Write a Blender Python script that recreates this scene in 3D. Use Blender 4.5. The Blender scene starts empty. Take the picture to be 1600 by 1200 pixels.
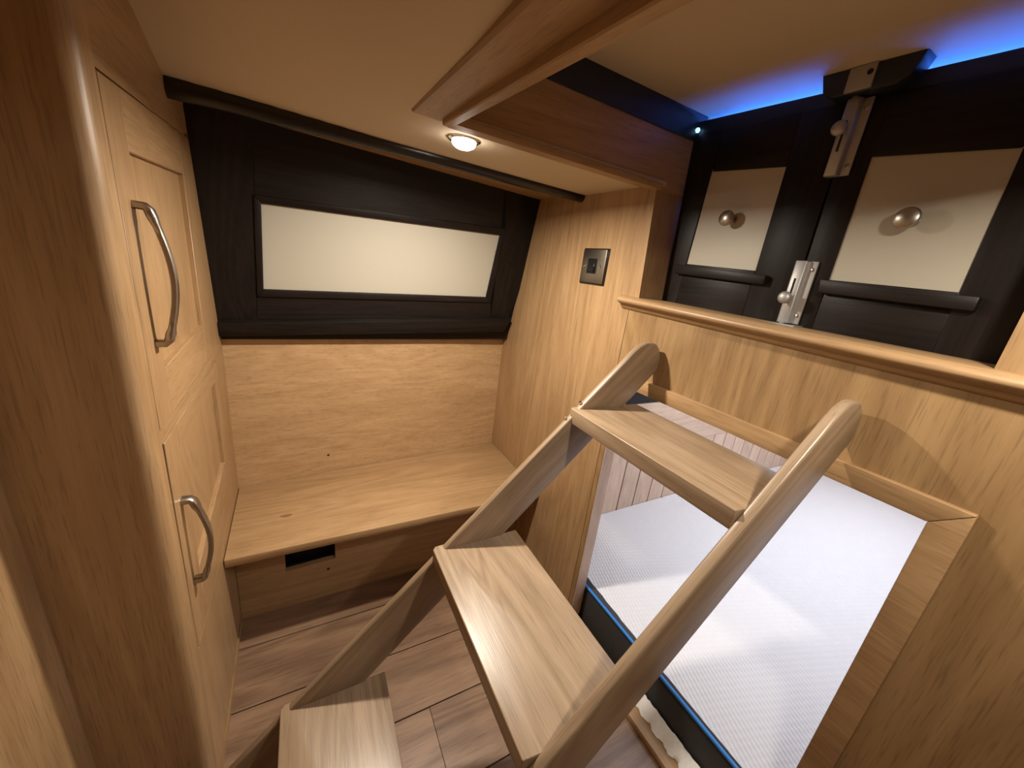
import bpy, bmesh, math, random
from mathutils import Vector, Matrix

random.seed(7)
scene = bpy.context.scene
C = scene.collection

# ------------------------------------------------------------------ units
# measured coordinates: metres before a final scale K, origin at the lens,
# X away from the cupboard towards the stern bulkhead, Y towards the boat side, Z up
K = 1.3
FLOOR = -0.973
def W(p):
    return Vector((p[0] * K, p[1] * K, (p[2] - FLOOR) * K))

# ------------------------------------------------------------------ camera
FPX = 580.985
RC = Matrix(((0.87794886, -0.46432214, 0.11666513),
             (0.04030522, 0.31450393, 0.94840011),
             (-0.47705481, -0.82794458, 0.29483298)))
cam_data = bpy.data.cameras.new('camera')
cam_data.sensor_width = 36.0
cam_data.lens = FPX / 1600.0 * 36.0
cam_data.clip_start = 0.01
cam = bpy.data.objects.new('camera', cam_data)
C.objects.link(cam)
cam.matrix_world = Matrix.Translation(W((0, 0, 0))) @ RC.transposed().to_4x4()
scene.camera = cam

# ------------------------------------------------------------------ world, exposure
world = bpy.data.worlds.new('world')
scene.world = world
world.use_nodes = True
world.node_tree.nodes['Background'].inputs[0].default_value = (0.55, 0.65, 1.0, 1)
world.node_tree.nodes['Background'].inputs[1].default_value = 0.004
scene.view_settings.view_transform = 'Standard'
scene.view_settings.look = 'None'
scene.view_settings.gamma = 1.0
scene.view_settings.use_curve_mapping = False
scene.view_settings.exposure = 0.06
LAMP_W = (13.8, 4.8)       # the two ceiling downlights
BERTH_W = 8.3             # lamp inside the berth
LED_STRENGTH = 120.0
WARM = (1.0, 0.90, 0.76)

# ------------------------------------------------------------------ pixel helpers (1600x1200 frame)
def ray(px, py):
    return RC.transposed() @ Vector((px - 800.0, 600.0 - py, -FPX))
def onX(px, py, X):
    r = ray(px, py); return r * (X / r.x)
def onY(px, py, Y):
    r = ray(px, py); return r * (Y / r.y)
def onZ(px, py, Z):
    r = ray(px, py); return r * (Z / r.z)
def onP(px, py, P, N):
    r = ray(px, py); return r * (P.dot(N) / r.dot(N))

# ------------------------------------------------------------------ materials
def new_mat(name):
    m = bpy.data.materials.new(name); m.use_nodes = True
    nt = m.node_tree
    return m, nt, nt.nodes['Principled BSDF']
def nd(nt, t, **kw):
    n = nt.nodes.new(t)
    for k, v in kw.items():
        setattr(n, k, v)
    return n
def math_node(nt, op, a, b, clamp=False):
    n = nd(nt, 'ShaderNodeMath', operation=op); n.use_clamp = clamp
    for i, v in enumerate((a, b)):
        if isinstance(v, (int, float)): n.inputs[i].default_value = v
        else: nt.links.new(v, n.inputs[i])
    return n.outputs[0]

def wood(name, dark, light, axis, rough=0.42, across=9.0, cath=0.18, fine=0.5, vary=0.05, bump=0.06, pore=0.25, spec=0.5):
    m, nt, b = new_mat(name)
    L = nt.links.new
    tc = nd(nt, 'ShaderNodeTexCoord'); oi = nd(nt, 'ShaderNodeObjectInfo')
    off = nd(nt, 'ShaderNodeVectorMath', operation='SCALE'); off.inputs[0].default_value = (13.1, 17.7, 11.3)
    L(oi.outputs['Random'], off.inputs['Scale'])
    add = nd(nt, 'ShaderNodeVectorMath', operation='ADD')
    L(tc.outputs['Object'], add.inputs[0]); L(off.outputs[0], add.inputs[1])
    def mp(al, ac):
        s = [ac, ac, ac]; s['XYZ'.index(axis)] = al
        n = nd(nt, 'ShaderNodeMapping'); n.inputs['Scale'].default_value = s
        L(add.outputs[0], n.inputs['Vector']); return n.outputs[0]
    def noise(vec, det, dist, rg=0.55):
        n = nd(nt, 'ShaderNodeTexNoise'); n.inputs['Scale'].default_value = 1.0
        n.inputs['Detail'].default_value = det; n.inputs['Distortion'].default_value = dist
        n.inputs['Roughness'].default_value = rg
        L(vec, n.inputs['Vector']); return n.outputs['Fac']
    broad = noise(mp(0.9, across), 3, 0.9)
    # cathedral figure: contour lines of a slow stretched noise
    slow = noise(mp(0.55, across * 0.42), 2, 0.5)
    rings = math_node(nt, 'MULTIPLY', slow, 13.0)
    rings = math_node(nt, 'FRACT', rings, 0.0)
    rings = math_node(nt, 'PINGPONG', math_node(nt, 'MULTIPLY', rings, 2.0), 1.0)
    streak = noise(mp(2.5, across * 11), 4, 0.3)
    pores = noise(mp(16.0, across * 38), 2, 0.0)
    fac = math_node(nt, 'ADD', math_node(nt, 'MULTIPLY', broad, 1.0 - cath - fine),
                    math_node(nt, 'ADD', math_node(nt, 'MULTIPLY', rings, cath), math_node(nt, 'MULTIPLY', streak, fine)))
    ramp = nd(nt, 'ShaderNodeValToRGB')
    ramp.color_ramp.elements[0].position = 0.28; ramp.color_ramp.elements[0].color = (*dark, 1)
    ramp.color_ramp.elements[1].position = 0.68; ramp.color_ramp.elements[1].color = (*light, 1)
    L(fac, ramp.inputs[0])
    pr = nd(nt, 'ShaderNodeMapRange'); pr.inputs['From Min'].default_value = 0.30; pr.inputs['From Max'].default_value = 0.48
    pr.inputs['To Min'].default_value = 1.0 - pore; pr.inputs['To Max'].default_value = 1.0
    L(pores, pr.inputs['Value'])
    vr = nd(nt, 'ShaderNodeMapRange'); vr.inputs['To Min'].default_value = 1.0 - vary; vr.inputs['To Max'].default_value = 1.0 + vary
    r2 = math_node(nt, 'FRACT', math_node(nt, 'MULTIPLY', oi.outputs['Random'], 7.31), 0.0)
    L(r2, vr.inputs['Value'])
    tot = math_node(nt, 'MULTIPLY', pr.outputs[0], vr.outputs[0])
    mul = nd(nt, 'ShaderNodeVectorMath', operation='SCALE')
    L(ramp.outputs[0], mul.inputs[0]); L(tot, mul.inputs['Scale'])
    L(mul.outputs[0], b.inputs['Base Color'])
    b.inputs['Roughness'].default_value = rough
    b.inputs['Specular IOR Level'].default_value = spec
    bp = nd(nt, 'ShaderNodeBump'); bp.inputs['Strength'].default_value = bump; bp.inputs['Distance'].default_value = 0.004
    L(math_node(nt, 'ADD', streak, math_node(nt, 'MULTIPLY', pores, 0.6)), bp.inputs['Height']); L(bp.outputs[0], b.inputs['Normal'])
    return m

def plain(name, col, rough=0.5, metal=0.0, grain=0.0, gscale=60.0, spec=0.5, aniso=0.0):
    m, nt, b = new_mat(name)
    b.inputs['Roughness'].default_value = rough; b.inputs['Metallic'].default_value = metal
    b.inputs['Specular IOR Level'].default_value = spec
    if grain:
        tc = nd(nt, 'ShaderNodeTexCoord'); n = nd(nt, 'ShaderNodeTexNoise')
        n.inputs['Scale'].default_value = gscale; n.inputs['Detail'].default_value = 4
        nt.links.new(tc.outputs['Object'], n.inputs['Vector'])
        mr = nd(nt, 'ShaderNodeMapRange'); mr.inputs['To Min'].default_value = 1 - grain; mr.inputs['To Max'].default_value = 1 + grain
        nt.links.new(n.outputs['Fac'], mr.inputs['Value'])
        s = nd(nt, 'ShaderNodeVectorMath', operation='SCALE'); s.inputs[0].default_value = col
        nt.links.new(mr.outputs[0], s.inputs['Scale']); nt.links.new(s.outputs[0], b.inputs['Base Color'])
        bp = nd(nt, 'ShaderNodeBump'); bp.inputs['Strength'].default_value = 0.05; bp.inputs['Distance'].default_value = 0.002
        nt.links.new(n.outputs['Fac'], bp.inputs['Height']); nt.links.new(bp.outputs[0], b.inputs['Normal'])
    else:
        b.inputs['Base Color'].default_value = (*col, 1)
    return m

def glow(name, col, strength):
    m, nt, b = new_mat(name)
    b.inputs['Base Color'].default_value = (*col, 1)
    b.inputs['Emission Color'].default_value = (*col, 1)
    b.inputs['Emission Strength'].default_value = strength
    return m

OAK_D, OAK_L = (0.30, 0.178, 0.082), (0.43, 0.275, 0.140)
LAD_D, LAD_L = (0.215, 0.145, 0.086), (0.335, 0.24, 0.157)
M = {}
for ax in 'XYZ':
    M['oak' + ax] = wood('oak_grain_' + ax.lower(), OAK_D, OAK_L, ax)
    M['ladder' + ax] = wood('pale_oak_grain_' + ax.lower(), LAD_D, LAD_L, ax, rough=0.36, across=14, cath=0.25, fine=0.4, vary=0.05)
    M['dark' + ax] = wood('ebonised_oak_grain_' + ax.lower(), (0.006, 0.0045, 0.004), (0.017, 0.012, 0.010), ax, rough=0.45, across=12, spec=0.22, bump=0.06)
M['rail'] = wood('polished_dark_rail', (0.006, 0.0045, 0.004), (0.017, 0.012, 0.010), 'X', rough=0.26, across=12, bump=0.04)
M['doorZ'] = wood('door_oak_grain_z', (0.32, 0.19, 0.09), (0.42, 0.265, 0.135), 'Z', cath=0.15, across=8, vary=0.04)
M['doorY'] = wood('door_oak_grain_y', (0.32, 0.19, 0.09), (0.42, 0.265, 0.135), 'Y', cath=0.15, across=8, vary=0.04)
M['paleX'] = wood('pale_oak_panel_grain_x', (0.36, 0.218, 0.105), (0.53, 0.345, 0.182), 'X', cath=0.12, across=11)
M['veneerZ'] = wood('veneer_grain_z', (0.24, 0.142, 0.062), (0.35, 0.22, 0.102), 'Z', cath=0.3, across=8, fine=0.45)
M['plank'] = wood('floor_plank_grain', (0.15, 0.082, 0.047), (0.30, 0.185, 0.112), 'X', rough=0.38, across=8, cath=0.25, fine=0.35, vary=0.16, pore=0.3)
M['board'] = wood('matchboard_grain', (0.50, 0.36, 0.27), (0.64, 0.48, 0.37), 'Z', across=8, cath=0.2, vary=0.06)
M['boardX'] = wood('matchboard_rail_grain', (0.50, 0.36, 0.27), (0.64, 0.48, 0.37), 'X', across=8, cath=0.3, vary=0.06)
M['cream'] = plain('cream_laminate', (0.47, 0.43, 0.345), rough=0.45, grain=0.02, gscale=240)
M['blind'] = plain('cream_blind_board', (0.46, 0.435, 0.365), rough=0.5, grain=0.02, gscale=240)
M['ceiling'] = plain('cream_headlining', (0.60, 0.50, 0.35), rough=0.75, grain=0.05, gscale=500)
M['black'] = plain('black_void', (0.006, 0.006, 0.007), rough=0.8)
M['gap'] = plain('dark_joint', (0.03, 0.014, 0.006), rough=0.9)
M['navy'] = plain('dark_navy_paint', (0.012, 0.015, 0.022), rough=0.45, grain=0.1, gscale=90)
M['steel'] = plain('brushed_steel', (0.42, 0.38, 0.34), rough=0.32, metal=1.0, grain=0.06, gscale=200)
M['zinc'] = plain('satin_chrome', (0.46, 0.45, 0.44), rough=0.52, metal=0.75, grain=0.04, gscale=150)
M['bronze'] = plain('black_nickel', (0.36, 0.32, 0.26), rough=0.36, metal=1.0)
M['rocker'] = plain('black_plastic', (0.01, 0.01, 0.011), rough=0.25)
M['chrome'] = plain('bright_chrome', (0.8, 0.78, 0.74), rough=0.12, metal=1.0)
M['grey_cloth'] = plain('charcoal_mesh_cloth', (0.035, 0.036, 0.04), rough=0.85, grain=0.5, gscale=420)
M['blue_pipe'] = plain('blue_piping', (0.02, 0.20, 0.62), rough=0.6)
M['rag'] = plain('white_cotton', (0.72, 0.70, 0.68), rough=0.9, grain=0.12, gscale=160)
M['knot'] = plain('wood_knot', (0.06, 0.025, 0.01), rough=0.7)

def quilt():
    m, nt, b = new_mat('white_quilted_cover')
    L = nt.links.new
    tc = nd(nt, 'ShaderNodeTexCoord')
    mp = nd(nt, 'ShaderNodeMapping'); mp.inputs['Rotation'].default_value = (0, 0, 0.35)
    L(tc.outputs['Object'], mp.inputs['Vector'])
    w = nd(nt, 'ShaderNodeTexWave'); w.inputs['Scale'].default_value = 26; w.inputs['Distortion'].default_value = 1.2
    w.inputs['Detail'].default_value = 1; w.inputs['Detail Scale'].default_value = 12
    L(mp.outputs[0], w.inputs['Vector'])
    w2 = nd(nt, 'ShaderNodeTexWave', bands_direction='Y'); w2.inputs['Scale'].default_value = 17; w2.inputs['Distortion'].default_value = 1.0
    L(mp.outputs[0], w2.inputs['Vector'])
    h = math_node(nt, 'ADD', w.outputs['Fac'], math_node(nt, 'MULTIPLY', w2.outputs['Fac'], 0.5))
    bp = nd(nt, 'ShaderNodeBump'); bp.inputs['Strength'].default_value = 0.35; bp.inputs['Distance'].default_value = 0.004
    L(h, bp.inputs['Height']); L(bp.outputs[0], b.inputs['Normal'])
    b.inputs['Base Color'].default_value = (0.66, 0.66, 0.69, 1); b.inputs['Roughness'].default_value = 0.85
    return m
M['quilt'] = quilt()

# ------------------------------------------------------------------ object helpers
def tag(o, label=None, cat=None, group=None, kind=None):
    if label: o['label'] = label
    if cat: o['category'] = cat
    if group: o['group'] = group
    if kind: o['kind'] = kind
    return o
def thing(name, base, label, cat, group=None, kind=None):
    o = bpy.data.objects.new(name, None); C.objects.link(o)
    o.empty_display_size = 0.05
    o.location = W(base)
    return tag(o, label, cat, group, kind)
def world_origin(o):
    v = Vector((0, 0, 0))
    while o is not None:
        v += o.location; o = o.parent
    return v
def link(name, bm, mat, parent=None, origin=None, bevel=0.0, seg=2, smooth=None, rot=None):
    """bm is in measured coordinates; the object's origin is its parent's base (or `origin`)."""
    for v in bm.verts: v.co = W(v.co)
    bmesh.ops.recalc_face_normals(bm, faces=bm.faces)
    if bevel:
        bmesh.ops.bevel(bm, geom=[e for e in bm.edges if len(e.link_faces) == 2 and e.calc_face_angle(0) > 0.5],
                        offset=bevel * K, segments=seg, profile=0.5, affect='EDGES', clamp_overlap=True)
    if parent is not None:
        org = world_origin(parent)
    elif origin is not None:
        org = W(origin)
    else:
        lo = Vector([min(v.co[i] for v in bm.verts) for i in range(3)]); hi = Vector([max(v.co[i] for v in bm.verts) for i in range(3)])
        org = Vector(((lo.x + hi.x) / 2, (lo.y + hi.y) / 2, lo.z))
    inv = rot.inverted() if rot is not None else None
    for v in bm.verts:
        v.co = v.co - org
        if inv is not None: v.co = inv @ v.co
    me = bpy.data.meshes.new(name)
    bm.to_mesh(me); bm.free()
    me.materials.append(mat)
    if smooth is not None or bevel:
        for p in me.polygons: p.use_smooth = True
        me.set_sharp_from_angle(angle=math.radians(smooth or 35))
    o = bpy.data.objects.new(name, me); C.objects.link(o)
    if parent is not None: o.parent = parent
    else: o.location = org
    if rot is not None: o.rotation_euler = rot.to_euler()
    return o
def add_prism(bm, pts, vec):
    vec = Vector(vec)
    a = [bm.verts.new(Vector(p)) for p in pts]; b = [bm.verts.new(Vector(p) + vec) for p in pts]
    n = len(a)
    bm.faces.new(a); bm.faces.new(b[::-1])
    for i in range(n): bm.faces.new((a[i], b[i], b[(i + 1) % n], a[(i + 1) % n]))
def prism(name, pts, vec, mat, parent=None, **kw):
    bm = bmesh.new(); add_prism(bm, pts, vec)
    return link(name, bm, mat, parent, **kw)
def box(name, lo, hi, mat, parent=None, **kw):
    x0, y0, z0 = lo; x1, y1, z1 = hi
    return prism(name, [(x0, y0, z0), (x1, y0, z0), (x1, y1, z0), (x0, y1, z0)], (0, 0, z1 - z0), mat, parent, **kw)
def frame_of(d):
    d = Vector(d).normalized()
    u = d.cross(Vector((0, 0, 1)))
    if u.length < 1e-4: u = d.cross(Vector((0, 1, 0)))
    u.normalize(); return u, d.cross(u).normalized()
def add_lathe(bm, base, d, prof, n=20):
    """prof: (distance along d, radius)"""
    base = Vector(base); d = Vector(d).normalized(); u, v = frame_of(d)
    rings = []
    for h, r in prof:
        rings.append([bm.verts.new(base + d * h + (u * math.cos(2 * math.pi * k / n) + v * math.sin(2 * math.pi * k / n)) * max(r, 1e-5)) for k in range(n)])
    for a, b in zip(rings, rings[1:]):
        for k in range(n): bm.faces.new((a[k], a[(k + 1) % n], b[(k + 1) % n], b[k]))
    bm.faces.new(rings[0][::-1]); bm.faces.new(rings[-1])
def lathe(name, base, d, prof, mat, parent=None, n=20, **kw):
    bm = bmesh.new(); add_lathe(bm, base, d, prof, n)
    kw.setdefault('smooth', 40)
    return link(name, bm, mat, parent, **kw)
def add_sweep(bm, path, prof, up, closed=False):
    """sweep a closed 2-D profile (a along side, b along up-ish) along a path"""
    path = [Vector(p) for p in path]; up = Vector(up); rings = []
    n = len(path)
    for i, p in enumerate(path):
        if closed: t = path[(i + 1) % n] - path[i - 1]
        else: t = path[min(i + 1, n - 1)] - path[max(i - 1, 0)]
        t.normalize(); s = t.cross(up).normalized(); w = s.cross(t).normalized()
        rings.append([bm.verts.new(p + s * a + w * b) for a, b in prof])
    m = len(prof)
    for i in range(n if closed else n - 1):
        a, b = rings[i], rings[(i + 1) % n]
        for k in range(m): bm.faces.new((a[k], a[(k + 1) % m], b[(k + 1) % m], b[k]))
    if not closed:
        bm.faces.new(rings[0][::-1]); bm.faces.new(rings[-1])
def circ(r, n=12): return [(r * math.cos(2 * math.pi * k / n), r * math.sin(2 * math.pi * k / n)) for k in range(n)]

# ================================================================== SETTING
# ---- floor: planks 0.153 wide running along X
fl = box('floor', (-0.75, -0.55, FLOOR - 0.03), (0.70, 1.30, FLOOR - 0.0035), M['gap'])
tag(fl, 'brown wood plank floor with dark joints', 'floor', kind='structure')
ys = [0.406 + 0.1535 * i for i in range(-7, 7)]
for i, y in enumerate(ys):
    y0, y1 = max(y, -0.55), min(y + 0.1535, 1.30)
    if y1 - y0 < 0.02: continue
    cut = {0.406: 0.21}.get(round(y, 3), -0.30 + 0.37 * ((i * 5) % 4) / 2.0)
    if abs(y - 0.5595) < 0.01 or abs(y - 0.713) < 0.01 or abs(y - 0.8665) < 0.01: cut = -0.45
    for x0, x1 in ((-0.75, cut), (cut, 0.70)):
        if x1 - x0 < 0.01: continue
        box('plank', (x0 + 0.0004, y0 + 0.0014, FLOOR - 0.006), (x1 - 0.0004, y1 - 0.0014, FLOOR), M['plank'], fl, bevel=0.0004, seg=1)

# ---- boat side: lower panel, angled a few degrees
SIDE = [(-0.22, 1.138), (0.68, 1.222)]
wf = prism('wall_far', [(SIDE[0][0], SIDE[0][1], FLOOR), (SIDE[1][0], SIDE[1][1], FLOOR), (SIDE[1][0], SIDE[1][1] + 0.03, FLOOR), (SIDE[0][0], SIDE[0][1] + 0.03, FLOOR)],
           (0, 0, -0.245 - FLOOR), M['paleX'])
tag(wf, 'oak panelled boat side behind the bench', 'wall', kind='structure')
p = onY(513, 711, 1.185)
t = (p.x - SIDE[0][0]) / (SIDE[1][0] - SIDE[0][0]); yw = SIDE[0][1] + t * (SIDE[1][1] - SIDE[0][1])
p = onY(513, 711, yw)
lathe('knot', p + Vector((0, 0.001, 0)), (0, -1, 0), [(0, 0.0042), (0.0016, 0.0038)], M['knot'], wf, n=10)

# ---- window surround: leaning dark panel with cream inset
WP = Vector((0.22, 1.13, -0.016))
cr = [Vector((0.632, 1.05, 0.200)), Vector((0.62, 1.20, -0.2275)), Vector((-0.183, 1.10, -0.238)), Vector((-0.183, 1.05, 0.209))]
WN = ((cr[0] - cr[2]).cross(cr[1] - cr[3])).normalized()
if WN.y > 0: WN = -WN
WP = sum(cr, Vector()) / 4
def wp(px, py, off=0.0): return onP(px, py, WP + WN * off, WN)
win = thing('window_1', (0.22, 1.13, -0.25), 'dark stained oak window surround with a cream inset panel above the bench', 'window', kind='structure')
def wpiece(name, px, off, th, mat, parent=win, **kw):
    return prism(name, [wp(x, y, off) for x, y in px], -WN * th, mat, parent, **kw)
wpiece('backing', [(280, 130), (900, 290), (860, 530), (335, 530)], -0.008, 0.01, M['darkX'])
bz = [(396, 304), (790, 358), (767, 473), (402, 464)]       # outer edge of the bead
cz = [(408, 318), (782, 368), (760, 465), (412, 453)]       # cream panel
wpiece('frame_stile', [(285, 150), (396, 181), (402, 512), (340, 512)], 0.0, 0.01, M['darkZ'])
wpiece('frame_stile', [(790, 290), (868, 312), (790, 508), (766, 508)], 0.0, 0.01, M['darkZ'])
wpiece('frame_rail', [(396, 181), (790, 290), (790, 358), (396, 304)], 0.0, 0.01, M['darkX'])
wpiece('frame_rail', [(402, 464), (767, 473), (766, 508), (402, 512)], 0.0, 0.01, M['darkX'])
for i in range(4):
    j = (i + 1) % 4
    wpiece('bead', [bz[i], bz[j], cz[j], cz[i]], 0.005, 0.012, M['dark' + ('Z' if i % 2 else 'X')], bevel=0.002)
tag(wpiece('cream_panel', [(404, 312), (786, 364), (764, 469), (408, 458)], -0.002, 0.004, M['blind']), 'plain cream inset panel')
wpiece('ledge', [(338, 505), (800, 499), (787, 519), (340, 527)], 0.016, 0.05, M['darkX'], bevel=0.004)

# ---- ceiling (cambered headlining) with the hatch opening left out
def zc(x, y):
    base = 0.222 - 0.022 * (x + 0.177) / 0.817
    if x <= -0.177: m = 0.30
    elif x < 0.143:
        t = (x + 0.177) / 0.32; m = 0.30 * (1 - t) ** 1.5 - 0.056 * t
    else: m = -0.056 + (x - 0.143) / 0.497 * 0.045
    yr = 0.352 + math.sqrt((y - 0.352) ** 2 + 0.0004)      # camber is symmetrical about the centre line
    d = max(0.0, 0.9 - yr)
    return base + m * d
bm = bmesh.new()
def patch(xs, yy):
    vt = [[bm.verts.new((x, y, zc(x, y))) for y in yy] for x in xs]
    vu = [[bm.verts.new((x, y, zc(x, y) + 0.008)) for y in yy] for x in xs]
    nx, ny = len(xs), len(yy)
    for i in range(nx - 1):
        for j in range(ny - 1):
            bm.faces.new((vt[i][j], vt[i][j + 1], vt[i + 1][j + 1], vt[i + 1][j]))
            bm.faces.new((vu[i][j], vu[i + 1][j], vu[i + 1][j + 1], vu[i][j + 1]))
    for i in range(nx - 1):
        for j in (0, ny - 1): bm.faces.new((vt[i][j], vt[i + 1][j], vu[i + 1][j], vu[i][j]))
    for j in range(ny - 1):
        for i in (0, nx - 1): bm.faces.new((vt[i][j], vt[i][j + 1], vu[i][j + 1], vu[i][j]))
def lin(a, b, n): return [a + (b - a) * i / n for i in range(n + 1)]
HX0, HX1, HY0, HY1 = 0.20, 0.76, 0.095, 0.615
patch(lin(-0.72, HX0, 24), lin(-0.55, 0.905, 20))
patch(lin(HX0, 0.66, 8), lin(HY1, 0.905, 5))
patch(lin(HX0, 0.66, 8), lin(-0.55, HY0, 6))
tag(link('ceiling', bm, M['ceiling'], smooth=30), 'cream headlining', 'ceiling', kind='structure')

# ---- dark half-round rail along the ceiling edge and the oak soffit behind it
bm = bmesh.new()
prof = [(-0.011, 0.012), (-0.014, 0.0), (-0.013, -0.008), (-0.008, -0.0145), (0.0, -0.017), (0.008, -0.0145), (0.013, -0.008), (0.014, 0.0), (0.011, 0.012)]
add_sweep(bm, [(-0.19, 0.905, 0.2135), (0.22, 0.885, 0.209), (0.645, 0.868, 0.2005)], prof, (0, 0, 1))
tag(link('trim_1', bm, M['rail'], smooth=40), 'dark half-round wooden rail along the ceiling edge', 'trim', kind='structure')
so = prism('trim_2', [(-0.21, 0.895, 0.226), (0.66, 0.86, 0.205), (0.66, 1.10, 0.208), (-0.21, 1.13, 0.228)], (0, 0, 0.012), M['oakX'])
tag(so, 'oak soffit strip between the ceiling rail and the window surround', 'trim', kind='structure')

# ---- stern bulkhead
XB = 0.64
wr = prism('wall_right', [(XB, -0.55, FLOOR), (XB, 0.054, FLOOR), (XB, 0.085, FLOOR), (XB, 0.085, -0.225), (XB, 0.611, -0.225), (XB, 0.611, FLOOR), (XB, 0.6255, FLOOR), (XB, 0.6255, -0.05), (XB, -0.55, -0.05)],
           (0.027, 0, 0), M['veneerZ'])
tag(wr, 'oak veneered stern bulkhead with a berth opening', 'wall', kind='structure')
prism('side_panel', [(XB, 0.627, FLOOR), (XB, 0.627, -0.045), (XB, 0.603, -0.045), (XB, 0.6205, 0.20), (XB, 0.6205, 0.35), (XB, 1.27, 0.35), (XB, 1.27, FLOOR)], (0.027, 0, 0), M['oakZ'], wr)
prism('jamb', [(0.667, 0.603, -0.045), (0.74, 0.603, -0.045), (0.74, 0.6205, 0.20), (0.667, 0.6205, 0.20)], (0, 0.03, 0), M['oakZ'], wr)
box('side_panel', (XB, -0.55, -0.05), (XB + 0.027, 0.0945, 0.35), M['oakZ'], wr)
box('jamb', (0.667, 0.07, -0.05), (0.74, 0.0945, 0.35), M['oakZ'], wr)
prism('opening_trim', [(0.630, 0.624, -0.197), (0.630, 0.054, -0.197), (0.630, 0.085, -0.226), (0.630, 0.624, -0.226)], (0.012, 0, 0), M['oakY'], wr, bevel=0.0015)
prism('opening_trim', [(0.630, 0.0537, -0.1973), (0.630, 0.0847, -0.2263), (0.630, 0.0847, FLOOR), (0.630, 0.0537, FLOOR)], (0.012, 0, 0), M['oakY'], wr, bevel=0.0015)
box('reveal_lining', (0.6415, 0.6085, -0.95), (0.676, 0.6115, -0.2265), M['board'], wr)
# threshold of the berth opening
box('threshold', (0.622, 0.085, FLOOR), (0.662, 0.611, -0.955), M['oakY'], wr, bevel=0.003)

# ---- companionway sill with a rounded nose
def sill_ring(y, zt):
    pr = [(0.745, 0.0), (0.630, 0.0), (0.622, -0.002), (0.617, -0.006), (0.616, -0.010), (0.619, -0.0145), (0.625, -0.017), (0.629, -0.019), (0.632, -0.025), (0.640, -0.030), (0.745, -0.030)]
    return [(x, y, zt + z) for x, z in pr]
bm = bmesh.new()
ra = [bm.verts.new(p) for p in sill_ring(0.645, -0.028)]; rb = [bm.verts.new(p) for p in sill_ring(0.03, -0.043)]
for i in range(len(ra)): bm.faces.new((ra[i], rb[i], rb[(i + 1) % len(ra)], ra[(i + 1) % len(ra)]))
bm.faces.new(ra); bm.faces.new(rb[::-1])
sill = link('trim_3', bm, M['oakY'], smooth=50)
tag(sill, 'oak companionway sill with a rounded nose', 'trim', kind='structure')

# ---- hatch trunk
SL = 0.06
def zh(y): return 0.341 - SL * (0.64 - y)
def up_face(name, pts, vec, mat, label, **kw):
    o = prism(name, pts, vec, mat, **kw); tag(o, label, 'trim', kind='structure'); return o
up_face('trim_4', [(HX0, 0.6155, 0.192), (0.745, 0.6155, 0.188), (0.745, 0.6155, 0.345), (HX0, 0.6155, 0.345)], (0, 0.022, 0), M['oakX'], 'oak upstand on the boat side of the roof hatch')
up_face('trim_5', [(HX0, 0.094, 0.172), (0.745, 0.094, 0.170), (0.745, 0.094, 0.33), (HX0, 0.094, 0.33)], (0, -0.022, 0), M['oakX'], 'unseen oak upstand on the far side of the roof hatch, lowered to shade the doors')  # out of view; bottom edge dropped to keep lamp light off the upper doors
up_face('trim_6', [(HX0 + 0.001, 0.6125, 0.2925), (0.735, 0.6125, 0.290), (0.735, 0.6125, 0.345), (HX0 + 0.001, 0.6125, 0.345)], (0, 0.0035, 0), M['navy'], 'dark navy steel strip along the top of the hatch upstand')
# small oak bead where the upstand meets the headlining
bm = bmesh.new()
add_sweep(bm, [(0.19, 0.619, 0.1975), (0.42, 0.619, 0.196), (0.645, 0.619, 0.194)], [(-0.006, 0.004), (-0.006, -0.003), (-0.003, -0.006), (0.006, -0.006), (0.009, 0.002), (0.009, 0.004)], (0, 0, 1))
tag(link('trim_7', bm, M['oakX'], smooth=40), 'rounded oak bead under the hatch upstand', 'trim', kind='structure')
# hatch beam across the cabin: flat board under the ceiling plus a hanging lip
beam = thing('trim_8', (0.17, 0.36, 0.18), 'oak beam with a flat flange along the front edge of the roof hatch', 'trim', kind='structure')
bm = bmesh.new()
def zbeam(y): return 0.1990 - 0.060 * (0.632 - y)
def beam_ring(bm, y, dz):
    z = zbeam(y)
    return [bm.verts.new((x, y, z + h)) for x, h in ((0.143, 0.04), (0.143, 0.001), (0.146, -0.002), (0.192, -0.003), (0.192, 0.04))]
yy = [0.634, 0.5, 0.36, 0.22, 0.05, -0.1]
rs = [beam_ring(bm, y, 0) for y in yy]
for a, b in zip(rs, rs[1:]):
    for k in range(5): bm.faces.new((a[k], a[(k + 1) % 5], b[(k + 1) % 5], b[k]))
bm.faces.new(rs[0]); bm.faces.new(rs[-1][::-1])
link('flange', bm, M['oakY'], beam, smooth=40)
bm = bmesh.new(); rs = []
for y in yy:
    y2 = min(y, 0.622); z = zbeam(y2); lip = 0.010 + 0.014 * (0.63 - y2)
    rs.append([bm.verts.new((x, y2, h)) for x, h in ((0.187, z), (0.187, z - lip + 0.0015), (0.1885, z - lip), (0.2005, z - lip), (0.202, z - lip + 0.002), (0.202, 0.345), (0.187, 0.345))])
for a, b in zip(rs, rs[1:]):
    for k in range(7): bm.faces.new((a[k], a[(k + 1) % 7], b[(k + 1) % 7], b[k]))
bm.faces.new(rs[0]); bm.faces.new(rs[-1][::-1])
link('lip', bm, M['oakY'], beam, smooth=40)

# sliding hatch overhead
hatch = prism('roof_hatch', [(0.12, -0.02, zh(-0.02)), (0.84, -0.02, zh(-0.02)), (0.84, 0.68, zh(0.68)), (0.12, 0.68, zh(0.68))], (0, 0, 0.02), M['ceiling'])
tag(hatch, 'cream lined underside of the sliding roof hatch above the doors', 'hatch')
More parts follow.
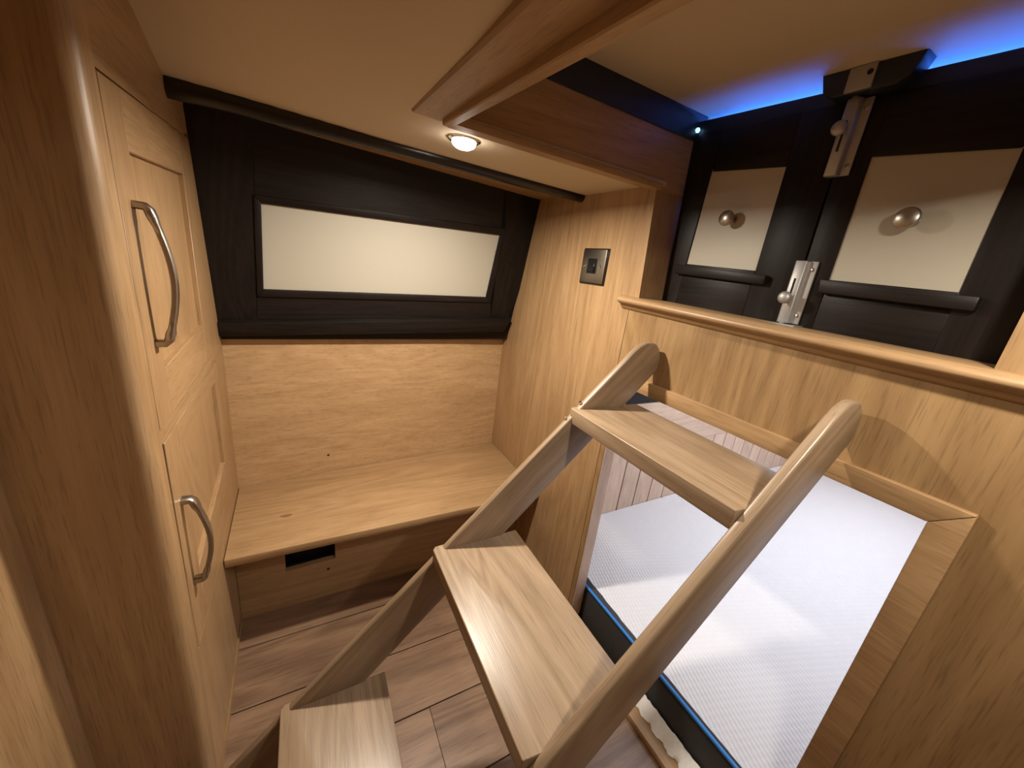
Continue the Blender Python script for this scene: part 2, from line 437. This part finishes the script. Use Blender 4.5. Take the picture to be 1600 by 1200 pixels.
# dark header over the doors
def zt(y): return zh(y) - 0.013
up_face('trim_9', [(0.716, 0.63, zt(0.63)), (0.716, 0.06, zt(0.06)), (0.716, 0.06, zt(0.06) - 0.05), (0.716, 0.63, zt(0.63) - 0.05)], (0.016, 0, 0), M['navy'], 'dark navy header strip above the cabin doors')
# dark steel closing the space behind the doors and hatch
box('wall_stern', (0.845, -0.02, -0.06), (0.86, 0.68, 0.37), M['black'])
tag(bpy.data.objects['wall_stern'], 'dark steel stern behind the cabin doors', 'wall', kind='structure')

# ---- rest of the cabin round the camera
tag(box('wall_left', (-0.33, -0.55, FLOOR), (-0.302, 0.566, 0.62), M['oakZ']), 'oak partition beside the cupboard', 'wall', kind='structure')
tag(box('wall_near', (-0.33, -0.58, FLOOR), (0.70, -0.55, 0.62), M['oakZ']), 'oak lining on the other side of the cabin', 'wall', kind='structure')

# ================================================================== BERTH behind the opening
bw = box('wall_berth', (0.667, 0.866, FLOOR), (2.45, 0.88, -0.40), M['gap'])
tag(bw, 'pale matchboarded side wall of the berth', 'wall', kind='structure')
x = 1.028 - 0.0845 * 5
while x < 2.44:
    if x > 0.66: box('board', (x + 0.0024, 0.857, -0.965), (min(x + 0.0821, 2.45), 0.867, -0.579), M['board'], bw, bevel=0.001, seg=1)
    x += 0.0845
box('rail_board', (0.667, 0.853, -0.578), (2.45, 0.867, -0.402), M['boardX'], bw, bevel=0.002)
box('void_sheet', (0.667, 0.858, -0.401), (2.45, 0.88, -0.08), M['black'], bw)  # black sheet painted in for the dark void above the rail board
tag(box('ceiling_berth', (0.667, -0.40, -0.09), (2.45, 0.88, -0.075), M['ceiling']), 'lining above the berth', 'ceiling', kind='structure')
tag(box('wall_berth_end', (2.45, -0.40, FLOOR), (2.47, 0.88, -0.075), M['boardX']), 'end wall of the berth', 'wall', kind='structure')
tag(box('wall_berth_side', (0.667, -0.42, FLOOR), (2.45, -0.40, -0.075), M['boardX']), 'far side wall of the berth', 'wall', kind='structure')
tag(box('floor_berth', (0.667, -0.40, FLOOR - 0.02), (2.45, 0.866, FLOOR), M['oakX']), 'plywood base of the berth', 'floor', kind='structure')

mt = thing('mattress', (1.45, 0.25, FLOOR), 'white quilted mattress with charcoal sides and blue piping in the berth', 'mattress')
mx0, mx1, my0, my1, mzt = 0.682, 2.42, -0.385, 0.8562, -0.851
box('side_border', (mx0, my0, FLOOR), (mx1, my1, mzt - 0.003), M['grey_cloth'], mt, bevel=0.010, seg=3)
bm = bmesh.new()
nx, ny = 26, 20
gv = []
for i in range(nx + 1):
    row = []
    for j in range(ny + 1):
        u, v = i / nx, j / ny
        e = min(u, 1 - u, v, 0.5)
        dome = 0.012 * (1 - math.exp(-e * 14)) + 0.0025 * math.sin(7 * u + 1) * math.sin(5 * v)
        row.append(bm.verts.new((mx0 + 0.004 + (mx1 - mx0 - 0.008) * u, my0 + 0.004 + (my1 - my0 - 0.0045) * v, mzt - 0.004 + dome * min(1, e * 30))))
    gv.append(row)
for i in range(nx):
    for j in range(ny): bm.faces.new((gv[i][j], gv[i + 1][j], gv[i + 1][j + 1], gv[i][j + 1]))
link('quilted_top', bm, M['quilt'], mt, smooth=60)
bm = bmesh.new()
loop = [(mx0 + 0.05, my0 + 0.002, mzt), (mx0 + 0.012, my0 + 0.004, mzt), (mx0 + 0.002, my0 + 0.016, mzt)]
loop += [(mx0, my0 + 0.03 + (my1 - my0 - 0.05) * k / 12, mzt) for k in range(13)]
loop += [(mx0 + 0.004, my1 - 0.006, mzt - 0.001), (mx0 + 0.014, my1 - 0.002, mzt - 0.004)]
add_sweep(bm, loop, circ(0.0040, 8), (0, 0, 1))
tag(link('piping', bm, M['blue_pipe'], mt, smooth=60), 'bright blue piping')

# crumpled white cloth lying between the threshold and the mattress
bm = bmesh.new()
n = 40; prev = None
for i in range(n + 1):
    y = 0.12 + 0.26 * i / n
    w1 = 0.004 * math.sin(i * 1.1) + random.uniform(-0.002, 0.002)
    cs = [(0.648 + w1, -0.953 + random.uniform(0, 0.001)), (0.656 + w1 * 0.5, -0.944 + random.uniform(-0.002, 0.002)), (0.667, -0.938 + random.uniform(-0.003, 0.003)),
          (0.676, -0.934 + random.uniform(-0.002, 0.002)), (0.681 + w1 * 0.3, -0.945), (0.672, -0.956), (0.655, -0.958)]
    r = [bm.verts.new((a, y, b)) for a, b in cs]
    if prev:
        for k in range(len(r)): bm.faces.new((prev[k], prev[(k + 1) % len(r)], r[(k + 1) % len(r)], r[k]))
    else: bm.faces.new(r[::-1])
    prev = r
bm.faces.new(prev)
tag(link('cloth_strip', bm, M['rag'], smooth=70), 'crumpled white cloth strip tucked between the mattress and the berth threshold', 'cloth')

# lamp inside the berth, under its lining
BLX, BLY = 1.62, 0.36
bl = thing('berth_lamp', (BLX, BLY, -0.09), 'flat white light panel under the lining of the berth', 'lamp')
box('housing', (BLX - 0.77, BLY - 0.22, -0.102), (BLX + 0.77, BLY + 0.22, -0.0902), M['chrome'], bl, bevel=0.002)
box('diffuser', (BLX - 0.76, BLY - 0.21, -0.1035), (BLX + 0.76, BLY + 0.21, -0.1015), glow('cool_diffuser', (0.9, 0.93, 1.0), 3.0), bl)
ld = bpy.data.lights.new('berth_light', 'AREA'); ld.shape = 'RECTANGLE'; ld.size = 1.52 * K; ld.size_y = 0.42 * K; ld.energy = BERTH_W; ld.color = (0.84, 0.88, 1.0)
lo = bpy.data.objects.new('berth_light', ld); C.objects.link(lo); lo.parent = bl; lo.location = W((BLX, BLY, -0.1045)) - W((BLX, BLY, -0.09))

# ================================================================== CUPBOARD
def xc(y): return -0.177 - 0.0235 * (y - 0.6)
cup = thing('cupboard', (-0.19, 0.86, FLOOR), 'tall oak cupboard with two panelled doors and bow handles beside the bench', 'cupboard')
TOPZ = 0.36
prism('carcass', [(-0.305, 0.575, FLOOR), (-0.198, 0.575, FLOOR), (-0.212, 1.135, FLOOR), (-0.305, 1.135, FLOOR)], (0, 0, TOPZ - FLOOR), M['gap'], cup)
arc = [(-0.196 + 0.019 * math.cos(math.radians(a)), 0.584 + 0.019 * math.sin(math.radians(a))) for a in range(-90, 1, 10)]
prism('end_panel', [(-0.310, 0.565, FLOOR)] + [(x, y, FLOOR) for x, y in arc] + [(xc(0.6045), 0.6045, FLOOR), (-0.199, 0.6045, FLOOR), (-0.199, 0.58, FLOOR), (-0.310, 0.58, FLOOR)],
      (0, 0, TOPZ - FLOOR), M['oakZ'], cup, smooth=30)
D1 = [(0.606, 0.1415), (0.996, 0.162), (0.996, -0.2565), (0.606, -0.2585)]     # upper door corners (Y,z)
D2 = [(0.612, -0.281), (1.035, -0.281), (1.035, -0.662), (0.606, -0.648)]
G = 0.0022
def cpt(y, z, off=0.0): return (xc(y) + off, y, z)
def cpiece(name, yz, th, mat, parent=cup, off=0.0, **kw):
    return prism(name, [cpt(y, z, off) for y, z in yz], (-th, 0, 0), mat, parent, **kw)
cpiece('face_rail', [(0.6045, TOPZ), (1.14, TOPZ), (1.14, 0.1695), (0.6045, 0.1415 + G)], 0.02, M['doorY'])
cpiece('face_rail', [(0.6045, -0.2585 - G), (0.998, -0.2565 - G), (1.14, -0.2565 - G), (1.14, -0.281 + G), (0.6045, -0.281 + G)], 0.02, M['doorY'])
cpiece('face_stile', [(0.998, 0.1695), (1.14, 0.1695), (1.14, -0.2565 - G), (0.998, -0.2565 - G)], 0.02, M['doorZ'])
cpiece('face_stile', [(1.037, -0.281 + G), (1.14, -0.281 + G), (1.14, -0.662), (1.037, -0.662)], 0.02, M['doorZ'])
cpiece('plinth', [(0.6045, -0.648 - G), (1.037, -0.662 - G), (1.14, -0.662), (1.14, FLOOR), (0.6045, FLOOR)], 0.02, M['doorZ'])
bm = bmesh.new()
add_sweep(bm, [(xc(0.575) + 0.001, 0.575, FLOOR), (xc(0.955) + 0.001, 0.955, FLOOR)], [(-0.008, 0.0), (0.002, 0.0), (0.002, 0.018), (-0.002, 0.016), (-0.006, 0.010)], (0, 0, 1))
bm.verts.ensure_lookup_table()
link('floor_bead', bm, M['doorY'], cup, smooth=40)
def bow_handle(parent, y, z0, z1):
    bm = bmesh.new(); x0 = xc(y) + 0.001
    path = []
    N = 18
    path.append((x0 - 0.002, y, z0)); path.append((x0 + 0.010, y, z0 - 0.0005))
    for k in range(N + 1):
        u = k / N
        path.append((x0 + 0.0135 + 0.014 * math.sin(math.pi * u), y, z0 - 0.004 + (z1 - z0 + 0.008) * u))
    path.append((x0 + 0.010, y, z1 + 0.0005)); path.append((x0 - 0.002, y, z1))
    # square-ended bar: profile wider along Y
    prof = [(-0.0052, -0.0022), (-0.0040, -0.0034), (0.0040, -0.0034), (0.0052, -0.0022), (0.0052, 0.0022), (0.0040, 0.0034), (-0.0040, 0.0034), (-0.0052, 0.0022)]
    pts = [Vector(p) for p in path]; rings = []
    for i, p in enumerate(pts):
        t = (pts[min(i + 1, len(pts) - 1)] - pts[max(i - 1, 0)]).normalized()
        s = Vector((0, 1, 0)); w = s.cross(t).normalized()
        g = 1.35 if (i < 4 or i > len(pts) - 5) else 1.0
        rings.append([bm.verts.new(p + s * a * g + w * b * g) for a, b in prof])
    for a, b in zip(rings, rings[1:]):
        for k in range(8): bm.faces.new((a[k], a[(k + 1) % 8], b[(k + 1) % 8], b[k]))
    bm.faces.new(rings[0][::-1]); bm.faces.new(rings[-1])
    tag(link('handle', bm, M['steel'], parent, smooth=45), 'brushed steel bow handle')
def cup_door(D, I, hy, hz0, hz1):
    def edge(y, top):
        A, B = (D[0], D[1]) if top else (D[3], D[2])
        return A[1] + (B[1] - A[1]) * (y - A[0]) / (B[0] - A[0])
    ex = 0.004
    d = prism('door', [cpt(I[0][0] - ex, I[0][1] + ex, -0.0075), cpt(I[1][0] + ex, I[1][1] + ex, -0.0075), cpt(I[2][0] + ex, I[2][1] - ex, -0.0075), cpt(I[3][0] - ex, I[3][1] - ex, -0.0075)], (-0.006, 0, 0), M['doorZ'], cup)
    prism('door_stile', [cpt(*D[0], 0.0005), cpt(I[0][0], edge(I[0][0], 1), 0.0005), cpt(I[3][0], edge(I[3][0], 0), 0.0005), cpt(*D[3], 0.0005)], (-0.016, 0, 0), M['doorZ'], d, bevel=0.0008, seg=1)
    prism('door_stile', [cpt(I[1][0], edge(I[1][0], 1), 0.0005), cpt(*D[1], 0.0005), cpt(*D[2], 0.0005), cpt(I[2][0], edge(I[2][0], 0), 0.0005)], (-0.016, 0, 0), M['doorZ'], d, bevel=0.0008, seg=1)
    def rail(a, b, c_, e):
        prism('door_rail', [a, b, c_, e], (-0.0158, 0, 0), M['doorY'], d, bevel=0.0008, seg=1)
    tl = cpt(I[0][0], D[0][1] + (D[1][1] - D[0][1]) * (I[0][0] - D[0][0]) / (D[1][0] - D[0][0]), 0.0004)
    tr = cpt(I[1][0], D[0][1] + (D[1][1] - D[0][1]) * (I[1][0] - D[0][0]) / (D[1][0] - D[0][0]), 0.0004)
    blp = cpt(I[3][0], D[3][1] + (D[2][1] - D[3][1]) * (I[3][0] - D[3][0]) / (D[2][0] - D[3][0]), 0.0004)
    br = cpt(I[2][0], D[3][1] + (D[2][1] - D[3][1]) * (I[2][0] - D[3][0]) / (D[2][0] - D[3][0]), 0.0004)
    rail(tl, tr, cpt(*I[1], 0.0004), cpt(*I[0], 0.0004)); rail(cpt(*I[3], 0.0004), cpt(*I[2], 0.0004), br, blp)
    bow_handle(d, hy, hz0, hz1)
cup_door(D1, [(0.667, 0.079), (0.948, 0.091), (0.948, -0.182), (0.667, -0.190)], 0.648, 0.020, -0.150)
cup_door(D2, [(0.676, -0.318), (1.000, -0.318), (0.995, -0.518), (0.676, -0.545)], 0.640, -0.390, -0.540)

# ================================================================== BENCH
ben = thing('bench', (0.23, 0.98, FLOOR), 'built-in oak bench seat between the cupboard and the bulkhead', 'bench')
prism('seat', [(xc(0.843) + 0.001, 0.843, -0.679), (XB, 0.845, -0.679), (XB, 1.2175, -0.679), (-0.1885, 1.1405, -0.679)], (0, 0, -0.022), M['oakX'], ben, bevel=0.0035)
prism('front_panel', [(-0.1845, 0.96, FLOOR), (XB, 0.964, FLOOR), (XB, 0.964, -0.70), (0.044, 0.962, -0.70), (0.044, 0.962, -0.848), (-0.078, 0.9605, -0.853), (-0.078, 0.9605, -0.70), (-0.1845, 0.96, -0.70)], (0, 0.016, 0), M['oakX'], ben)
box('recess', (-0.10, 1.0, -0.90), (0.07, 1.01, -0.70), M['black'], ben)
p = onY(513, 889, 0.9605)
lathe('knot', p + Vector((0, 0.001, 0)), (0, -1, 0), [(0, 0.0040), (0.0015, 0.0036)], M['knot'], ben, n=10)
bm = bmesh.new()
kc = onZ(447, 806, -0.679)
for rr, zz in (((0.013, 0.006), 0.0003),):
    vs = [bm.verts.new((kc.x + rr[0] * math.cos(a) * (1 + 0.2 * math.sin(3 * a)), kc.y + rr[1] * math.sin(a), -0.679 + zz)) for a in [2 * math.pi * k / 16 for k in range(16)]]
    vb = [bm.verts.new((v.co.x, v.co.y, -0.681)) for v in vs]
    bm.faces.new(vs)
    for k in range(16): bm.faces.new((vs[k], vb[k], vb[(k + 1) % 16], vs[(k + 1) % 16]))
KM = wood('bench_knot_grain', (0.19, 0.095, 0.04), (0.36, 0.21, 0.10), 'X', across=40, cath=0.6)
link('knot', bm, KM, ben)

# ================================================================== LADDER
lad = thing('step_ladder', (0.1, 0.352, FLOOR), 'oak cabin ladder with three treads leaning on the bulkhead', 'ladder')
tiltm = Matrix.Rotation(math.radians(-45), 3, 'Y')
prof = [(-0.200, FLOOR), (-0.286, FLOOR + 0.0), (0.545, -0.145), (0.560, -0.129), (0.575, -0.117), (0.592, -0.1095), (0.608, -0.1085), (0.622, -0.113), (0.633, -0.123), (0.640, -0.140), (0.640, -0.166), (0.628, -0.178)]
# straight back edge
back = []
for tz, tx in ((-0.24, 0.435), (-0.49, 0.180), (-0.74, -0.065)):
    for dz, c in ((0.02, 0.807), (-0.045, 0.807)):
        z = tz + dz; back.append((z + c, z))
prof_full = prof + back + [(-0.168, FLOOR)]
prof_full = [q for q in prof_full if q != (-0.200, FLOOR)]
for y0, y1 in ((0.5115, 0.5250), (0.1780, 0.1920)):
    prism('stringer', [(x, y0, z) for x, z in prof_full], (0, y1 - y0, 0), M['ladderX'], lad, bevel=0.0035, seg=3, rot=tiltm)
for tx, tz in ((0.435, -0.24), (0.180, -0.49), (-0.065, -0.74)):
    bm = bmesh.new()
    # nose runs past the stringers' front edges, body sits between them
    prof_t = [(tx, tz - 0.004), (tx + 0.004, tz), (tx + 0.162, tz), (tx + 0.164, tz - 0.002), (tx + 0.164, tz - 0.026), (tx + 0.010, tz - 0.028), (tx + 0.004, tz - 0.027), (tx, tz - 0.022)]
    prof_t = [(tx, tz - 0.028), (tx, tz), (tx + 0.163, tz), (tx + 0.163, tz - 0.028)]
    outl = [(tx, 0.1935), (tx, 0.519), (tx + 0.006, 0.526), (tx + 0.022, 0.526), (tx + 0.022, 0.516), (tx + 0.166, 0.516), (tx + 0.166, 0.214), (tx + 0.128, 0.188), (tx + 0.022, 0.188), (tx + 0.022, 0.1915)]
    add_prism(bm, [(x, y, tz) for x, y in outl], (0, 0, -0.028))
    link('tread', bm, M['ladderY'], lad, bevel=0.006, seg=4)
for c in ((0.4575, 0.5205, -0.2305), (0.4290, 0.5205, -0.2610)):
    lathe('screw', c, (-0.7, 0.1, 0.7), [(0, 0.0032), (0.003, 0.0032), (0.0042, 0.002)], M['chrome'], lad, n=12)

# ================================================================== CABIN DOORS
XD = 0.712
def dq(px): return [onX(x, y, XD) for x, y in px]
def cabin_door(label, outer, inner, ledge, knob):
    """outer/inner: (Y,z) corners TL TR BR BL as seen from the cabin"""
    O = [Vector((XD, y, z)) for y, z in outer]; I = inner
    base = (XD, (outer[0][0] + outer[1][0]) / 2, outer[3][1])
    t = thing('cabin_door', base, label, 'door', 'pair of cabin doors')
    def lerp_z(a, b, y): return a.z + (b.z - a.z) * (y - a.y) / (b.y - a.y)
    TL, TR = Vector((XD, I[0].y, lerp_z(O[0], O[1], I[0].y))), Vector((XD, I[1].y, lerp_z(O[0], O[1], I[1].y)))
    BL, BR = Vector((XD, I[3].y, lerp_z(O[3], O[2], I[3].y))), Vector((XD, I[2].y, lerp_z(O[3], O[2], I[2].y)))
    prism('stile', [O[0], TL, BL, O[3]], (0.022, 0, 0), M['darkZ'], t, bevel=0.0012)
    prism('stile', [TR, O[1], O[2], BR], (0.022, 0, 0), M['darkZ'], t, bevel=0.0012)
    prism('rail', [TL, TR, I[1], I[0]], (0.022, 0, 0), M['darkY'], t, bevel=0.0012)
    prism('rail', [I[3], I[2], BR, BL], (0.022, 0, 0), M['darkY'], t, bevel=0.0012)
    e = 0.006
    c = sum(I, Vector()) / 4
    tag(prism('cream_panel', [v + (v - c).normalized() * e + Vector((0.003, 0, 0)) for v in I], (0.006, 0, 0), M['cream'], t), 'cream door panel')
    prism('ledge', [onX(x, y, 0.700) for x, y in ledge], (0.013, 0, 0), M['darkY'], t, bevel=0.002)
    kp = onX(knob[0], knob[1], XD)
    kp = Vector((XD + 0.003, kp.y, kp.z))
    r0 = onX(knob[0], knob[1], 0.697)
    kp.y, kp.z = r0.y, r0.z
    k = lathe('knob', kp, (-1, 0, 0), [(0, 0.0085), (0.002, 0.0085), (0.003, 0.0055), (0.010, 0.0050), (0.013, 0.0085), (0.016, 0.0125), (0.020, 0.0138), (0.024, 0.0125), (0.0262, 0.008), (0.0268, 0.001)], M['steel'], t, n=24)
    tag(k, 'round brushed steel knob')
    return t
I1 = dq([(1113, 268), (1228, 260), (1180, 423), (1070, 412)])
I2 = dq([(1360, 245), (1597, 230), (1500, 457), (1295, 437)])
d1 = cabin_door('narrow dark cabin door with a cream panel next to the light switch wall', [(0.617, 0.303), (0.3445, 0.290), (0.3405, -0.036), (0.602, -0.029)], I1,
                [(1055, 412), (1197, 430), (1192, 445), (1053, 427)], (1136, 341))
d2 = cabin_door('wider dark cabin door with a cream panel carrying both barrel bolts', [(0.342, 0.290), (0.098, 0.275), (0.098, -0.042), (0.338, -0.036)], I2,
                [(1281, 436), (1532, 464), (1521, 487), (1277, 457)], (1418, 341))

# ---- barrel bolts
def barrel_bolt(label, yc, z0, z1, knob_z, down):
    t = thing('barrel_bolt', (XD, yc, min(z0, z1)), label, 'bolt', 'barrel bolts on the cabin doors')
    zl, zh_ = min(z0, z1), max(z0, z1)
    box('back_plate', (XD - 0.0042, yc - 0.017, zl), (XD - 0.0006, yc + 0.011, zh_), M['zinc'], t, bevel=0.001)
    # raised housing with a chamfered top, beside the screw flange
    hp = [(XD - 0.003, yc - 0.0065), (XD - 0.0115, yc - 0.005), (XD - 0.0135, yc - 0.003), (XD - 0.0135, yc + 0.0105), (XD - 0.0115, yc + 0.0125), (XD - 0.002, yc + 0.013)]
    prism('housing', [(x, y, zl) for x, y in hp], (0, 0, zh_ - zl), M['zinc'], t, bevel=0.0008, seg=1)
    box('slot', (XD - 0.0138, yc + 0.0025, (zl + zh_) / 2 - 0.018), (XD - 0.012, yc + 0.0055, (zl + zh_) / 2 + 0.022), M['black'], t)
    for zz in (zl + 0.013, zh_ - 0.013):
        lathe('screw', (XD - 0.003, yc - 0.0115, zz), (-1, 0, 0), [(0, 0.0034), (0.0012, 0.0034), (0.0018, 0.0022)], M['steel'], t, n=12)
    ez = zl if down else zh_
    sg = -1 if down else 1
    lathe('rod', (XD - 0.0075, yc + 0.0045, ez - sg * 0.03), (0, 0, sg), [(0, 0.0048), (0.042, 0.0048), (0.044, 0.004)], M['zinc'], t, n=16)
    lathe('knob', (XD - 0.012, yc + 0.0042, knob_z), (-1, 0, 0), [(0, 0.0038), (0.006, 0.0038), (0.008, 0.007), (0.012, 0.0096), (0.0165, 0.0098), (0.020, 0.0075), (0.0215, 0.003), (0.0217, 0.0005)], M['zinc'], t, n=22)
    return t
barrel_bolt('satin chrome barrel bolt shot down into the sill between the two cabin doors', 0.336, -0.033, 0.066, 0.007, True)
barrel_bolt('shadowed chrome barrel bolt at the top of the cabin doors under the hatch', 0.337, 0.188, 0.288, 0.247, False)
sp = box('strike_plate', (0.682, 0.312, -0.0372), (0.712, 0.358, -0.0345), M['zinc'], bevel=0.0006, seg=1)
tag(sp, 'small flat metal strike plate let into the oak sill under the lower bolt', 'strike plate')
# dark block and keeper under the hatch for the upper bolt
bm = bmesh.new()
def zz_(y): return zh(y) + 0.004
yk0, yk1 = 0.282, 0.378
pts = [(0.690, yk1 + 0.012, zz_(yk1)), (0.690, yk1 + 0.004, 0.302), (0.690, yk1 - 0.010, 0.292), (0.690, yk0 + 0.012, 0.288), (0.690, yk0 - 0.002, 0.296), (0.690, yk0 - 0.012, zz_(yk0))]
kb = prism('keeper_block', pts, (0.030, 0, 0), M['navy'], bevel=0.003)
tag(kb, 'dark rounded block under the hatch that holds the upper bolt keeper', 'block')
kp = thing('bolt_keeper', (0.69, 0.336, 0.290), 'small grey metal bolt keeper screwed to the dark block under the hatch', 'keeper')
box('plate', (0.6865, 0.320, 0.292), (0.691, 0.3515, 0.322), M['zinc'], kp, bevel=0.001)
lathe('screw_hole', (0.687, 0.326, 0.311), (-1, 0, 0), [(0, 0.0035), (0.0012, 0.0035)], M['black'], kp, n=12)

# ---- blue LED strip behind the header
led = thing('led_strip', (0.745, 0.35, 0.31), 'blue LED strip tucked behind the header above the cabin doors', 'light')
bm = bmesh.new()
add_prism(bm, [(0.815, 0.628, zh(0.628) - 0.0305), (0.815, 0.07, zh(0.07) - 0.0305), (0.836, 0.07, zh(0.07) - 0.0305), (0.836, 0.628, zh(0.628) - 0.0305)], (0, 0, 0.006))
link('tape', bm, glow('blue_led', (0.04, 0.18, 1.0), LED_STRENGTH), led)
lathe('end_diode', (0.711, 0.611, 0.3085), (-0.6, -0.5, 0.1), [(0, 0.0045), (0.004, 0.0045)], glow('blue_led_end', (0.25, 0.6, 1.0), 3.0), led, n=6)

# ================================================================== SWITCH
sw = thing('light_switch', (XB, 0.769, -0.018), 'black nickel rocker light switch on the oak wall beside the cabin doors', 'light switch')
box('back_box', (XB - 0.004, 0.7225, -0.0145), (XB + 0.001, 0.8165, 0.0715), M['rocker'], sw, bevel=0.001)
box('plate', (XB - 0.0075, 0.7255, -0.0115), (XB - 0.0038, 0.8135, 0.0685), M['bronze'], sw, bevel=0.0015)
box('rocker_frame', (XB - 0.0095, 0.754, 0.011), (XB - 0.0072, 0.788, 0.047), M['rocker'], sw, bevel=0.001)
prism('rocker', [(XB - 0.009, 0.758, 0.014), (XB - 0.014, 0.758, 0.016), (XB - 0.0105, 0.758, 0.044), (XB - 0.009, 0.758, 0.044)], (0, 0.026, 0), M['rocker'], sw, bevel=0.0008, seg=1)
for y in (0.739, 0.801):
    lathe('screw', (XB - 0.0073, y, 0.029), (-1, 0, 0), [(0, 0.0036), (0.0014, 0.0036), (0.002, 0.002)], M['chrome'], sw, n=12)

# ================================================================== DOWNLIGHTS
def downlight(x, y, power, label):
    z = zc(x, y)
    t = thing('downlight', (x, y, z), label, 'lamp', 'ceiling downlights')
    lathe('bezel', (x, y, z + 0.002), (0, 0, -1), [(0, 0.028), (0.004, 0.028), (0.006, 0.025), (0.006, 0.021)], M['chrome'], t, n=32)
    lathe('lens', (x, y, z - 0.003), (0, 0, -1), [(0, 0.021), (0.004, 0.0205), (0.008, 0.018), (0.011, 0.013), (0.0125, 0.006), (0.0128, 0.001)], glow('warm_lens', (1.0, 0.93, 0.84), 40.0), t, n=32)
    d = bpy.data.lights.new('downlight_bulb', 'AREA'); d.shape = 'DISK'; d.size = 0.045; d.energy = power; d.color = WARM; d.spread = math.radians(174)
    o = bpy.data.objects.new('downlight_bulb', d); C.objects.link(o); o.parent = t; o.location = W((x, y, z - 0.0165)) - W((x, y, z))
downlight(0.250, 0.700, LAMP_W[0], 'lit round ceiling downlight by the dark ceiling rail')
downlight(0.420, 0.006, LAMP_W[1], 'lit round ceiling downlight beside the roof hatch close to the stern bulkhead')
